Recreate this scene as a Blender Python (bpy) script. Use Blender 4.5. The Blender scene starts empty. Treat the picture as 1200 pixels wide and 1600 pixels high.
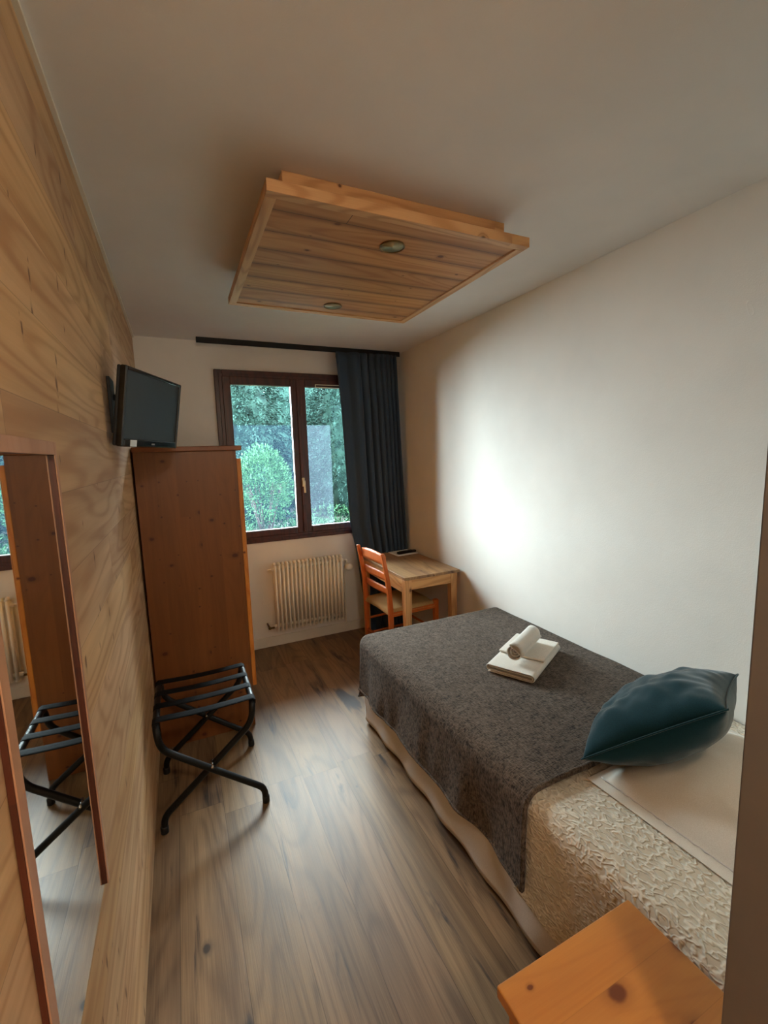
import bpy, bmesh, math, random
from mathutils import Vector, Matrix
from mathutils import noise as mnoise
random.seed(7)
S = bpy.context.scene
COL = S.collection

# ------------------------------------------------------------------ camera
YAW, PITCH, ROLL, HC, FPX = 0.433015, -0.129012, -0.0307526, 1.60563, 689.69
f = Vector((math.sin(YAW)*math.cos(PITCH), math.cos(YAW)*math.cos(PITCH), math.sin(PITCH)))
r = Vector((math.cos(YAW), -math.sin(YAW), 0)); u = r.cross(f)
r2 = r*math.cos(ROLL)+u*math.sin(ROLL); u2 = -r*math.sin(ROLL)+u*math.cos(ROLL)
cam = bpy.data.cameras.new('camera'); camo = bpy.data.objects.new('camera', cam); COL.objects.link(camo)
cam.sensor_fit = 'VERTICAL'; cam.sensor_height = 36; cam.lens = FPX/1600*36; cam.clip_start = .02
camo.matrix_world = Matrix(((r2.x, u2.x, -f.x, 0), (r2.y, u2.y, -f.y, 0), (r2.z, u2.z, -f.z, HC), (0, 0, 0, 1)))
S.camera = camo
# ------------------------------------------------------------------ world, exposure
S.view_settings.view_transform = 'Standard'; S.view_settings.look = 'None'
S.view_settings.gamma = 1; S.view_settings.use_curve_mapping = False
S.view_settings.exposure = 1.57
W = bpy.data.worlds.new('sky'); S.world = W; W.use_nodes = True
SKY_ALL, SKY_WEST, SKY_EAST = 19.0, 50.0, 20.0     # overcast sky, brighter towards the west (-x) and high in the east
_nt = W.node_tree; bg = _nt.nodes['Background']; bg.inputs[0].default_value = (.84, .93, 1.0, 1)
_tc = _nt.nodes.new('ShaderNodeTexCoord'); _sx = _nt.nodes.new('ShaderNodeSeparateXYZ'); _nt.links.new(_tc.outputs['Generated'], _sx.inputs[0])
def _mr(sock, a, b_, c, d):
    n_ = _nt.nodes.new('ShaderNodeMapRange'); n_.interpolation_type = 'SMOOTHSTEP'; _nt.links.new(sock, n_.inputs[0])
    for i_, v_ in enumerate((a, b_, c, d)): n_.inputs[i_+1].default_value = v_
    return n_.outputs[0]
_w = _nt.nodes.new('ShaderNodeMath'); _w.operation = 'MULTIPLY'
_nt.links.new(_mr(_sx.outputs[0], -.93, -.78, SKY_WEST, 0), _w.inputs[0]); _nt.links.new(_mr(_sx.outputs[2], .15, .8, 1, .15), _w.inputs[1])
_a = _nt.nodes.new('ShaderNodeMath'); _a.operation = 'ADD'; _nt.links.new(_w.outputs[0], _a.inputs[0]); _e = _nt.nodes.new('ShaderNodeMath'); _e.operation = 'MULTIPLY_ADD'
_nt.links.new(_mr(_sx.outputs[0], .0, .6, 0, SKY_EAST), _e.inputs[0]); _nt.links.new(_mr(_sx.outputs[2], .25, .55, 0, 1), _e.inputs[1]); _e.inputs[2].default_value = SKY_ALL
_nt.links.new(_e.outputs[0], _a.inputs[1])
_nt.links.new(_a.outputs[0], bg.inputs[1])
S.cycles.max_bounces = 10; S.cycles.diffuse_bounces = 6; S.cycles.glossy_bounces = 4; S.cycles.transparent_max_bounces = 16
S.cycles.caustics_reflective = False; S.cycles.caustics_refractive = False
S.cycles.sample_clamp_indirect = 6
XL, XR, YB, ZC = -.2149, 1.8941, 3.7144, 2.5
READ_LAMP = 60.0
HALL_FILL = 43.0       # strength of the added, unseen fill lamp in the entry
pl = bpy.data.lights.new('window_portal', 'AREA'); pl.shape = 'RECTANGLE'; pl.size = 1.2; pl.size_y = 1.3
pl.cycles.is_portal = True
plo = bpy.data.objects.new('window_portal', pl); COL.objects.link(plo); plo.location = (.95, YB+.16, 1.6)
plo.rotation_euler = (-math.pi/2, 0, 0)

# ------------------------------------------------------------------ helpers
def lin(c):
    return tuple((x/255/12.92 if x/255 <= .04045 else ((x/255+.055)/1.055)**2.4) for x in c)+(1,)
def newmat(name):
    m = bpy.data.materials.new(name); m.use_nodes = True
    nt = m.node_tree; b = nt.nodes['Principled BSDF']; return m, nt, b
class G:
    def __init__(s, nt): s.nt = nt
    def n(s, t, **k):
        nd = s.nt.nodes.new(t)
        for a, v in k.items(): setattr(nd, a, v)
        return nd
    def link(s, a, b): s.nt.links.new(a, b)
    def m(s, op, a, b=None, c=None, clamp=False):
        nd = s.n('ShaderNodeMath', operation=op, use_clamp=clamp)
        for i, v in enumerate((a, b, c)):
            if v is None: continue
            if isinstance(v, (int, float)): nd.inputs[i].default_value = v
            else: s.link(v, nd.inputs[i])
        return nd.outputs[0]
    def comb(s, x, y, z):
        nd = s.n('ShaderNodeCombineXYZ')
        for i, v in enumerate((x, y, z)):
            if isinstance(v, (int, float)): nd.inputs[i].default_value = v
            else: s.link(v, nd.inputs[i])
        return nd.outputs[0]
    def mix(s, fac, a, b, mode='MIX'):
        nd = s.n('ShaderNodeMix', data_type='RGBA', blend_type=mode)
        for i, v in ((0, fac), (6, a), (7, b)):
            if isinstance(v, (int, float, tuple)): nd.inputs[i].default_value = v
            else: s.link(v, nd.inputs[i])
        return nd.outputs[2]
    def noise(s, vec, scale, detail=3, rough=.5, dist=0):
        nd = s.n('ShaderNodeTexNoise'); s.link(vec, nd.inputs['Vector'])
        nd.inputs['Scale'].default_value = scale; nd.inputs['Detail'].default_value = detail
        nd.inputs['Roughness'].default_value = rough; nd.inputs['Distortion'].default_value = dist
        return nd.outputs[0]
    def ss(s, v, lo, hi, a=0, b=1):
        nd = s.n('ShaderNodeMapRange', interpolation_type='SMOOTHSTEP')
        s.link(v, nd.inputs[0])
        for i, x in enumerate((lo, hi, a, b)): nd.inputs[i+1].default_value = x
        return nd.outputs[0]
    def obj(s): return s.n('ShaderNodeTexCoord').outputs['Object']
    def bump(s, h, strength, dist, b):
        nd = s.n('ShaderNodeBump'); s.link(h, nd.inputs['Height'])
        nd.inputs['Strength'].default_value = strength; nd.inputs['Distance'].default_value = dist
        s.link(nd.outputs[0], b.inputs['Normal'])

def wood(name, grain, across, light, dark, knotc=(70, 32, 14), w=.1, L=3., seam=.6, seamw=.012, knot=.5, kx=2.2, ky=9., ksize=.12,
         var=.18, rough=.45, coat=0., streak=.35, ring=.5, scale=1., bump=.15, spec=.5, kel=1., band=0., crack=0., edge=0., edge_col=(60, 35, 18)):
    m, nt, b = newmat(name); g = G(nt)
    sep = g.n('ShaderNodeSeparateXYZ'); g.link(g.obj(), sep.inputs[0])
    ax = dict(X=0, Y=1, Z=2); gi, ci = ax[grain], ax[across]; oi = 3-gi-ci
    gg, cc, oo = sep.outputs[gi], sep.outputs[ci], sep.outputs[oi]
    cc = g.m('ADD', cc, 10.0013)
    cw = g.m('DIVIDE', cc, w); idx = g.m('FLOOR', cw)
    wn = g.n('ShaderNodeTexWhiteNoise', noise_dimensions='1D'); g.link(idx, wn.inputs['W'])
    g2 = g.m('ADD', gg, g.m('MULTIPLY', wn.outputs[0], 7.3)); g2 = g.m('ADD', g2, 20)
    gl = g.m('DIVIDE', g2, L); lidx = g.m('FLOOR', gl)
    wn2 = g.n('ShaderNodeTexWhiteNoise', noise_dimensions='2D'); g.link(g.comb(idx, lidx, 0), wn2.inputs['Vector'])
    sp = g.n('ShaderNodeSeparateColor'); g.link(wn2.outputs['Color'], sp.inputs[0])
    off = g.m('MULTIPLY', sp.outputs[0], 17.); off2 = g.m('MULTIPLY', sp.outputs[1], 23.)
    # knots
    kv = g.comb(g.m('ADD', g.m('MULTIPLY', gg, kx), off), g.m('ADD', g.m('MULTIPLY', g.m('ADD', cc, g.m('MULTIPLY', oo, .7)), ky), off2), 0)
    vo = g.n('ShaderNodeTexVoronoi', voronoi_dimensions='2D'); g.link(kv, vo.inputs['Vector']); vo.inputs['Scale'].default_value = 1
    # metric distance: undo part of the stretch so that the knots come out near round
    vs = g.n('ShaderNodeSeparateColor'); g.link(vo.outputs['Color'], vs.inputs[0])
    vp = g.n('ShaderNodeVectorMath', operation='SUBTRACT'); g.link(kv, vp.inputs[0]); g.link(vo.outputs['Position'], vp.inputs[1])
    vq = g.n('ShaderNodeSeparateXYZ'); g.link(vp.outputs[0], vq.inputs[0])
    dx = g.m('DIVIDE', vq.outputs[0], kx*1.0); dy = g.m('DIVIDE', vq.outputs[1], ky)
    wob = g.m('MULTIPLY', g.m('SUBTRACT', g.noise(kv, 9, 2), .5), .004)
    d = g.m('ADD', g.m('SQRT', g.m('ADD', g.m('POWER', g.m('MULTIPLY', dx, .75*kel), 2), g.m('POWER', g.m('MULTIPLY', dy, 1/kel), 2))), wob)
    rad = g.m('MULTIPLY', g.m('POWER', vs.outputs[1], 2), ksize*.09); rad = g.m('ADD', rad, ksize*.018)
    on = g.m('LESS_THAN', vs.outputs[0], knot)
    q = g.m('DIVIDE', d, rad)
    kmask = g.m('MULTIPLY', g.ss(q, .6, 1.15, 1, 0), on)
    halo = g.m('MULTIPLY', g.ss(q, .6, 2.4, 1, 0), on)
    # grain
    wave_c = g.m('ADD', g.m('MULTIPLY', cc, scale), g.m('MULTIPLY', halo, .012))
    V = g.comb(g.m('ADD', g.m('MULTIPLY', gg, .07*scale), off), g.m('ADD', wave_c, off2), g.m('MULTIPLY', oo, scale))
    n1 = g.noise(V, 9, 4, .55, .4)
    Vl = g.comb(g.m('ADD', g.m('MULTIPLY', gg, .16*scale), off), g.m('ADD', g.m('ADD', g.m('MULTIPLY', cc, scale), g.m('MULTIPLY', halo, .02)), off2), g.m('MULTIPLY', oo, scale))
    nl = g.noise(Vl, 4.5, 2, .45, .3)
    sn = g.m('SINE', g.m('MULTIPLY', nl, 95.0))
    rg = g.m('SUBTRACT', 1.0, g.m('POWER', g.m('ADD', g.m('MULTIPLY', sn, .5), .5), 3.0))
    V2 = g.comb(g.m('MULTIPLY', gg, .018), g.m('ADD', cc, off2), oo)
    fine = g.noise(V2, 260, 3, .6)
    t = g.m('ADD', g.m('MULTIPLY', n1, 1-ring), g.m('MULTIPLY', rg, ring))
    t = g.m('ADD', t, g.m('MULTIPLY', g.m('SUBTRACT', fine, .5), streak*1.4))
    if band:
        bn = g.noise(g.comb(g.m('ADD', g.m('MULTIPLY', gg, .07), off), g.m('ADD', cc, off2), oo), 24, 2, .5, .2)
        t = g.m('ADD', t, g.m('MULTIPLY', g.m('SUBTRACT', bn, .5), band))
    t = g.ss(t, .2, .95)
    col = g.mix(t, lin(dark), lin(light))
    v = g.m('ADD', g.m('MULTIPLY', g.m('SUBTRACT', sp.outputs[2], .5), 2*var), 1.0)
    vc = g.comb(v, v, g.m('MULTIPLY', v, g.m('ADD', .93, g.m('MULTIPLY', sp.outputs[0], .14))))
    col = g.mix(1.0, col, vc, 'MULTIPLY')
    col = g.mix(g.m('MULTIPLY', halo, .35), col, lin(knotc))
    col = g.mix(g.m('MULTIPLY', kmask, .85), col, lin(knotc))
    if crack:
        V3 = g.comb(g.m('ADD', g.m('MULTIPLY', gg, .9), off), g.m('MULTIPLY', g.m('ADD', cc, off2), 7), 0)
        cn = g.noise(V3, 1.6, 5, .62, .9)
        cr = g.ss(cn, .57, .70)
        col = g.mix(g.m('MULTIPLY', cr, crack), col, lin(edge_col))
    fr = g.m('FRACT', cw); ed = g.m('ABSOLUTE', g.m('SUBTRACT', fr, .5))
    if edge:
        e2 = g.m('ADD', ed, g.m('MULTIPLY', g.m('SUBTRACT', g.noise(V, 5, 3), .5), .16))
        col = g.mix(g.m('MULTIPLY', g.ss(e2, .30, .5), edge), col, lin(edge_col))
    if seam:
        sm = g.ss(ed, .5-seamw, .5-seamw*.3)
        fl = g.m('ABSOLUTE', g.m('SUBTRACT', g.m('FRACT', gl), .5)); sl = g.ss(fl, .5-seamw*w/L*1.0, .5-seamw*w/L*.3)
        sm = g.m('MAXIMUM', sm, sl)
        col = g.mix(g.m('MULTIPLY', sm, seam), col, lin((40, 26, 14)))
    g.link(col, b.inputs['Base Color'])
    b.inputs['Roughness'].default_value = rough
    g.link(g.m('ADD', g.m('MULTIPLY', fine, .12), rough-.06), b.inputs['Roughness'])
    b.inputs['Coat Weight'].default_value = coat; b.inputs['Coat Roughness'].default_value = .18; b.inputs['Specular IOR Level'].default_value = spec
    h = g.m('ADD', t, g.m('MULTIPLY', fine, .6))
    if seam: h = g.m('SUBTRACT', h, g.m('MULTIPLY', sm, 3))
    g.bump(h, bump, .002, b)
    return m

def plain(name, c, rough=.5, metal=0., coat=0., bump=0., bscale=200, spec=.5, sheen=0.):
    m, nt, b = newmat(name); g = G(nt)
    n = g.noise(g.obj(), bscale*.1, 3)
    g.link(g.mix(n, tuple(x*.95 for x in lin(c)[:3])+(1,), tuple(min(1, x*1.05) for x in lin(c)[:3])+(1,)), b.inputs['Base Color'])
    b.inputs['Roughness'].default_value = rough; b.inputs['Metallic'].default_value = metal
    b.inputs['Coat Weight'].default_value = coat; b.inputs['Specular IOR Level'].default_value = spec
    b.inputs['Sheen Weight'].default_value = sheen
    if bump: g.bump(g.noise(g.obj(), bscale, 4), bump, .002, b)
    return m

def plaster(name, c, amt=.25):
    m, nt, b = newmat(name); g = G(nt); o = g.obj()
    n = g.noise(o, 1.7, 4, .6)
    c1 = lin(c); c2 = tuple(x*.93 for x in c1[:3])+(1,)
    g.link(g.mix(g.ss(n, .3, .7), c2, c1), b.inputs['Base Color'])
    b.inputs['Roughness'].default_value = .75
    h = g.m('ADD', g.noise(o, 220, 3), g.m('MULTIPLY', g.noise(o, 14, 4, .6, .5), 1.2))
    # trowel marks: thin bent ridges
    mp = g.n('ShaderNodeMapping'); g.link(o, mp.inputs[0]); mp.inputs['Scale'].default_value = (1, 1, .6)
    r1 = g.noise(mp.outputs[0], 3.1, 2, .4, 1.5); ridge = g.ss(g.m('ABSOLUTE', g.m('SUBTRACT', r1, .62)), 0, .006, 1, 0)
    gate = g.ss(g.noise(o, 2.3, 1), .55, .7)
    h = g.m('ADD', h, g.m('MULTIPLY', g.m('MULTIPLY', ridge, gate), 1.5))
    g.bump(h, amt, .002, b)
    return m

def fabric(name, c1, c2, scale=400, rough=.9, sheen=.3, bump=.4, mott=0., mscale=40, stretch=(1, 1, 1)):
    m, nt, b = newmat(name); g = G(nt); o = g.obj()
    mp = g.n('ShaderNodeMapping'); g.link(o, mp.inputs[0]); mp.inputs['Scale'].default_value = stretch
    mp2 = g.n('ShaderNodeMapping'); g.link(o, mp2.inputs[0]); mp2.inputs['Scale'].default_value = (stretch[1], stretch[0], stretch[2])
    n = g.m('MULTIPLY', g.m('ADD', g.noise(mp.outputs[0], scale, 2, .6), g.noise(mp2.outputs[0], scale, 2, .6)), .5)
    n = g.ss(n, .35, .65)
    if mott:
        n = g.m('ADD', g.m('MULTIPLY', n, 1-mott), g.m('MULTIPLY', g.ss(g.noise(o, mscale, 3, .6), .35, .65), mott))
    g.link(g.mix(n, lin(c1), lin(c2)), b.inputs['Base Color'])
    b.inputs['Roughness'].default_value = rough; b.inputs['Sheen Weight'].default_value = sheen; b.inputs['Sheen Roughness'].default_value = .4
    b.inputs['Specular IOR Level'].default_value = .2
    g.bump(n, bump, .002, b)
    return m

def tag(o, label=None, cat=None, group=None, kind=None):
    if label: o['label'] = label
    if cat: o['category'] = cat
    if group: o['group'] = group
    if kind: o['kind'] = kind
    return o
def thing(name, loc, label, cat, group=None, rz=0, kind=None):
    o = bpy.data.objects.new(name, None); COL.objects.link(o); o.location = loc; o.rotation_euler = (0, 0, rz)
    o.empty_display_size = .1
    return tag(o, label, cat, group, kind)
def obj(name, bm, mat, parent=None, bevel=0, seg=2, smooth=False, sub=0, solid=0, loc=None):
    me = bpy.data.meshes.new(name); bmesh.ops.recalc_face_normals(bm, faces=bm.faces[:]); bm.to_mesh(me); bm.free()
    if smooth or bevel:
        for p in me.polygons: p.use_smooth = True
    o = bpy.data.objects.new(name, me); COL.objects.link(o)
    if mat: me.materials.append(mat)
    if parent: o.parent = parent
    if loc: o.location = loc
    if solid:
        md = o.modifiers.new('solid', 'SOLIDIFY'); md.thickness = solid; md.offset = -1
    if bevel:
        md = o.modifiers.new('bevel', 'BEVEL'); md.width = bevel; md.segments = seg; md.limit_method = 'ANGLE'; md.angle_limit = .6
        md.harden_normals = True
    if sub:
        md = o.modifiers.new('sub', 'SUBSURF'); md.levels = sub; md.render_levels = sub
    return o
def box(bm, x0, x1, y0, y1, z0, z1):
    vs = [bm.verts.new((x, y, z)) for x in (x0, x1) for y in (y0, y1) for z in (z0, z1)]
    for q in ((0, 1, 3, 2), (4, 6, 7, 5), (0, 4, 5, 1), (2, 3, 7, 6), (0, 2, 6, 4), (1, 5, 7, 3)):
        bm.faces.new([vs[i] for i in q])
    return vs
def B(*boxes):
    bm = bmesh.new()
    for b_ in boxes: box(bm, *b_)
    return bm
def fillet(pts, rad, n=6):
    out = [Vector(pts[0])]
    for i in range(1, len(pts)-1):
        p0, p1, p2 = Vector(pts[i-1]), Vector(pts[i]), Vector(pts[i+1])
        a = (p0-p1); c = (p2-p1); rr = min(rad, a.length*.49, c.length*.49)
        a = p1+a.normalized()*rr; c = p1+c.normalized()*rr
        for k in range(n+1):
            t = k/n; out.append(a*(1-t)**2+p1*2*t*(1-t)+c*t*t)
    out.append(Vector(pts[-1])); return out
def tube(bm, pts, rad, n=12, closed=False, cap=True, flat=None, upv=None):
    pts = [Vector(p) for p in pts]; N = len(pts); rings = []
    t0 = (pts[1]-pts[0]).normalized()
    nrm = Vector(upv) if upv else t0.orthogonal()
    for i, p in enumerate(pts):
        if closed: t = (pts[(i+1) % N]-pts[i-1]).normalized()
        else: t = (pts[min(i+1, N-1)]-pts[max(i-1, 0)]).normalized()
        nrm = (nrm-t*nrm.dot(t)).normalized(); bn = t.cross(nrm)
        rr = rad[i] if isinstance(rad, (list, tuple)) else rad
        a_, b_ = (rr, rr) if flat is None else (rr, rr*flat)
        rings.append([bm.verts.new(p+nrm*math.cos(2*math.pi*k/n)*a_+bn*math.sin(2*math.pi*k/n)*b_) for k in range(n)])
    for i in range(N if closed else N-1):
        A, C = rings[i], rings[(i+1) % N]
        for k in range(n): bm.faces.new((A[k], A[(k+1) % n], C[(k+1) % n], C[k]))
    if cap and not closed:
        bm.faces.new(rings[0][::-1]); bm.faces.new(rings[-1])
def T(*a, **k):
    bm = bmesh.new(); tube(bm, *a, **k); return bm
def lathe(prof, n=32, axis='Z', at=(0, 0, 0), bm=None):
    bm = bm or bmesh.new(); rings = []
    for rr, h in prof:
        ring = []
        for k in range(n):
            a_ = 2*math.pi*k/n; x, y = max(rr, 1e-5)*math.cos(a_), max(rr, 1e-5)*math.sin(a_)
            p = {'Z': (x, y, h), 'Y': (x, h, y), 'X': (h, x, y)}[axis]
            ring.append(bm.verts.new(Vector(p)+Vector(at)))
        rings.append(ring)
    for A, C in zip(rings, rings[1:]):
        for k in range(n): bm.faces.new((A[k], A[(k+1) % n], C[(k+1) % n], C[k]))
    bm.faces.new(rings[0]); bm.faces.new(rings[-1][::-1])
    return bm
def grid(fn, nu, nv):
    bm = bmesh.new(); V = [[bm.verts.new(fn(i/nu, j/nv)) for j in range(nv+1)] for i in range(nu+1)]
    for i in range(nu):
        for j in range(nv): bm.faces.new((V[i][j], V[i+1][j], V[i+1][j+1], V[i][j+1]))
    return bm
def taper_leg(x, y, w0, w1, z0, z1):   # square leg, w0 at foot
    bm = bmesh.new(); vs = []
    for z, w_ in ((z0, w0), (z1, w1)):
        for sx, sy in ((-1, -1), (1, -1), (1, 1), (-1, 1)): vs.append(bm.verts.new((x+sx*w_/2, y+sy*w_/2, z)))
    bm.faces.new(vs[3::-1]); bm.faces.new(vs[4:])
    for k in range(4): bm.faces.new((vs[k], vs[(k+1) % 4], vs[4+(k+1) % 4], vs[4+k]))
    return bm
NZ = lambda x, y, z=0: mnoise.noise(Vector((x, y, z)))

# ------------------------------------------------------------------ materials
M = {}
M['floor'] = wood('oak_floor', 'Y', 'X', (156, 124, 90), (94, 71, 50), knotc=(52, 40, 32), w=.19, L=1.25, seam=.55, seamw=.009, knot=.16, kx=1.6, ky=5.5,
                  ksize=.12, var=.16, rough=.46, spec=.3, streak=.35, ring=.12, bump=.10, crack=.95, edge_col=(50, 40, 36), scale=.8)
M['panel'] = wood('pine_panel', 'Y', 'Z', (216, 180, 136), (168, 126, 86), knotc=(98, 62, 34), w=.165, L=1.9, seam=.4, seamw=.007, knot=.55, kx=4.2, ky=14.,
                  ksize=.085, kel=1.9, band=.55, var=.11, rough=.6, streak=.12, ring=.2, bump=.12, scale=.7)
M['lampwood'] = wood('burnt_pine', 'X', 'Y', (210, 158, 100), (172, 114, 62), knotc=(92, 50, 22), w=.1385, L=4, seam=.8, seamw=.014, knot=.55, kx=4., ky=12.,
                     ksize=.12, var=.12, rough=.55, edge=.6, edge_col=(112, 68, 34), streak=.18, ring=.22)
M['lampframe'] = wood('pale_pine', 'X', 'Y', (214, 166, 112), (188, 138, 86), w=3, L=9, seam=0, knot=.3, kx=4, ky=8, ksize=.13, var=.02, rough=.5)
M['lampframe_y'] = wood('pale_pine_long', 'Y', 'X', (214, 166, 112), (188, 138, 86), w=3, L=9, seam=0, knot=.3, kx=4, ky=8, ksize=.13, var=.02, rough=.5)
M['wardrobe'] = wood('varnished_pine_shaded', 'Z', 'X', (134, 80, 36), (110, 61, 24), knotc=(70, 20, 8), w=.098, L=9, seam=.12, seamw=.008, knot=.8, kx=5.0, ky=13.,  # shaded copy of the door pine: the side's shade is in its colour
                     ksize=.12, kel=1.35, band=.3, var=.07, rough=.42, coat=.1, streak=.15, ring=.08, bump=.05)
M['wardtop'] = wood('varnished_pine_shaded_top', 'Y', 'X', (140, 80, 34), (116, 60, 22), knotc=(70, 20, 8), w=.1, L=9, seam=.1, knot=.3, kx=5, ky=11, ksize=.12, var=.05, rough=.42, coat=.1, streak=.15, ring=.08, bump=.05)  # top board in the same shade-darkened colour as the side
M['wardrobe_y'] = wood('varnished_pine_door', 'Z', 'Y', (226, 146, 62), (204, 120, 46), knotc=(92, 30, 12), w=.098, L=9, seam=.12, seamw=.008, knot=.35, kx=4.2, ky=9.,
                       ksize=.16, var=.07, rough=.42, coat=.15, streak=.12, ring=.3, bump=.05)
M['night'] = wood('varnished_pine_top', 'X', 'Y', (202, 136, 62), (178, 110, 48), knotc=(96, 40, 16), w=.105, L=9, seam=.15, seamw=.01, knot=.75, kx=6., ky=11.,
                  ksize=.15, var=.08, rough=.4, coat=.1, streak=.15, ring=.10, bump=.05)
M['desktop'] = wood('worn_pine', 'Y', 'X', (190, 148, 104), (138, 98, 64), w=.12, L=9, seam=.3, knot=.5, kx=4, ky=9, ksize=.2, var=.1, ring=.15, rough=.5, crack=.4, edge_col=(80, 52, 32))
M['deskleg'] = wood('pale_pine_leg', 'Z', 'X', (226, 172, 112), (200, 142, 84), w=3, L=9, seam=0, knot=.2, kx=5, ky=9, ksize=.2, var=.02, rough=.45)
M['deskapron'] = wood('pale_pine_apron', 'X', 'Z', (226, 172, 112), (200, 142, 84), w=3, L=9, seam=0, knot=.35, kx=5, ky=9, ksize=.2, var=.02, rough=.45)
M['deskapron_y'] = wood('pale_pine_apron_long', 'Y', 'Z', (226, 172, 112), (200, 142, 84), w=3, L=9, seam=0, knot=.35, kx=5, ky=9, ksize=.2, var=.02, rough=.45)
M['chair'] = wood('orange_beech', 'Z', 'Y', (214, 112, 40), (184, 88, 28), w=3, L=9, seam=0, knot=0, var=.02, rough=.45, coat=.05, streak=.1, ring=.15, bump=.03)
M['mahogany'] = wood('mahogany', 'Z', 'X', (84, 36, 22), (54, 22, 14), w=3, L=9, seam=0, knot=0, var=.02, rough=.38, coat=.2, streak=.3, ring=.3, bump=.05)
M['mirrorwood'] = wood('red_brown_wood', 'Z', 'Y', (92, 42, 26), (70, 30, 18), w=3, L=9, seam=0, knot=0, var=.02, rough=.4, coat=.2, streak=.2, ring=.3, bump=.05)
M['frontstrip'] = wood('pinkish_wood', 'Z', 'Y', (196, 150, 118), (172, 124, 94), w=3, L=9, seam=0, knot=0, var=.02, rough=.5, streak=.2, ring=.1, bump=.05)  # paler pinkish wood for the front strips of the mirror frame
M['wall'] = plaster('cream_plaster', (238, 233, 224))
M['ceil'] = plaster('ceiling_paint', (232, 230, 227), .12)
M['render'] = plain('house_render', (110, 100, 92), .9)
M['bounce'] = plain('pale_bounce_slab', (226, 221, 212), .9, bump=.3)  # pale surface of the unseen slab added to bounce daylight
M['white'] = plain('white_paint', (226, 220, 206), .45)
M['jamb'] = plain('grey_door_paint', (112, 107, 104), .5, bump=.1)
M['radiator'] = plain('cream_enamel', (244, 238, 222), .3, coat=.3)
M['black'] = plain('black_metal', (5, 5, 6), .42, coat=.0, spec=.35)
M['strap'] = fabric('black_webbing', (6, 6, 7), (15, 15, 17), 500, .8, .0, .3)
M['blackplastic'] = plain('black_plastic', (6, 6, 8), .22, coat=.3)
M['matteblack'] = plain('matte_black', (18, 18, 19), .6)
M['chrome'] = plain('chrome', (200, 198, 192), .18, 1.)
M['brass'] = plain('bronze', (120, 96, 60), .35, 1.)
M['reflector'] = plain('pale_reflector', (214, 206, 168), .3, .5)
M['handle'] = plain('cream_handle', (238, 226, 196), .3)
M['curtain'] = fabric('slate_blue_cloth', (54, 68, 84), (70, 85, 102), 600, .9, .15, .15)
M['blanket'] = fabric('brown_grey_chenille', (38, 30, 25), (118, 101, 87), 62, 1., .08, 1.4, .2, 30, (1, 4.5, 1))
M['skirt'] = fabric('beige_sheeting', (204, 196, 190), (218, 211, 205), 500, .9, .1, .1)
M['linen'] = fabric('white_linen', (222, 212, 198), (232, 224, 212), 500, .9, .1, .1)
M['towel'] = fabric('white_terry', (222, 212, 198), (240, 232, 220), 420, 1., .3, .5)
M['teal'] = fabric('teal_velvet', (8, 46, 54), (12, 57, 65), 500, .85, .35, .15)
M['rush'] = fabric('woven_rush', (186, 142, 84), (222, 184, 124), 160, .7, 0, .8, 0, 10, (1, 8, 1))
M['paper'] = plain('white_paper', (232, 230, 226), .7)
M['sticker'] = plain('white_sticker', (220, 226, 228), .5)
M['grey'] = plain('grey_print', (120, 122, 124), .5)
# puckered coverlet
m, nt, b = newmat('puckered_cotton'); g = G(nt); o_ = g.obj()
mp = g.n('ShaderNodeMapping'); g.link(o_, mp.inputs[0]); mp.inputs['Scale'].default_value = (1.0, .62, 1.0); mp.inputs['Rotation'].default_value = (0, 0, .5)
a1 = g.noise(mp.outputs[0], 66, 1, .4, .35)
hh = g.ss(g.m('ABSOLUTE', g.m('SUBTRACT', a1, .5)), 0, .14, 1, 0)
g.link(g.mix(hh, lin((214, 200, 178)), lin((238, 228, 210))), b.inputs['Base Color']); b.inputs['Roughness'].default_value = .9
b.inputs['Sheen Weight'].default_value = .15
g.bump(g.m('ADD', hh, g.m('MULTIPLY', g.noise(o_, 30, 2), .6)), .65, .007, b); M['coverlet'] = m
# screen
m, nt, b = newmat('screen_glass'); b.inputs['Base Color'].default_value = (.012, .016, .02, 1); b.inputs['Roughness'].default_value = .38
b.inputs['Specular IOR Level'].default_value = .8; M['screen'] = m
# mirror
m, nt, b = newmat('mirror_silver'); b.inputs['Base Color'].default_value = (.86, .88, .86, 1); b.inputs['Metallic'].default_value = 1; b.inputs['Roughness'].default_value = .015; M['mirror'] = m
# window glass: thin pane
m, nt, b = newmat('window_glass'); g = G(nt); nt.nodes.remove(b)
tr = g.n('ShaderNodeBsdfTransparent'); tr.inputs[0].default_value = (.93, .98, .97, 1); gl = g.n('ShaderNodeBsdfGlossy'); gl.inputs['Roughness'].default_value = .02
fr = g.n('ShaderNodeFresnel'); fr.inputs[0].default_value = 1.3; mx = g.n('ShaderNodeMixShader')
g.link(fr.outputs[0], mx.inputs[0]); g.link(tr.outputs[0], mx.inputs[1]); g.link(gl.outputs[0], mx.inputs[2]); g.link(mx.outputs[0], nt.nodes['Material Output'].inputs[0]); M['glass'] = m
def glass_refl(name, c, a_):  # translucent colour that imitates a reflection in the pane
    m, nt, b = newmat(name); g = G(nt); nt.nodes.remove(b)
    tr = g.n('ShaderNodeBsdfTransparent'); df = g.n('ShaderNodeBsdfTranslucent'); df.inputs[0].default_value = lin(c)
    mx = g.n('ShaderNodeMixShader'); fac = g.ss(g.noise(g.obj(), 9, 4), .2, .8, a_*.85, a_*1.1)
    g.link(fac, mx.inputs[0]); g.link(tr.outputs[0], mx.inputs[1]); g.link(df.outputs[0], mx.inputs[2]); g.link(mx.outputs[0], nt.nodes['Material Output'].inputs[0]); return m
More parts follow.
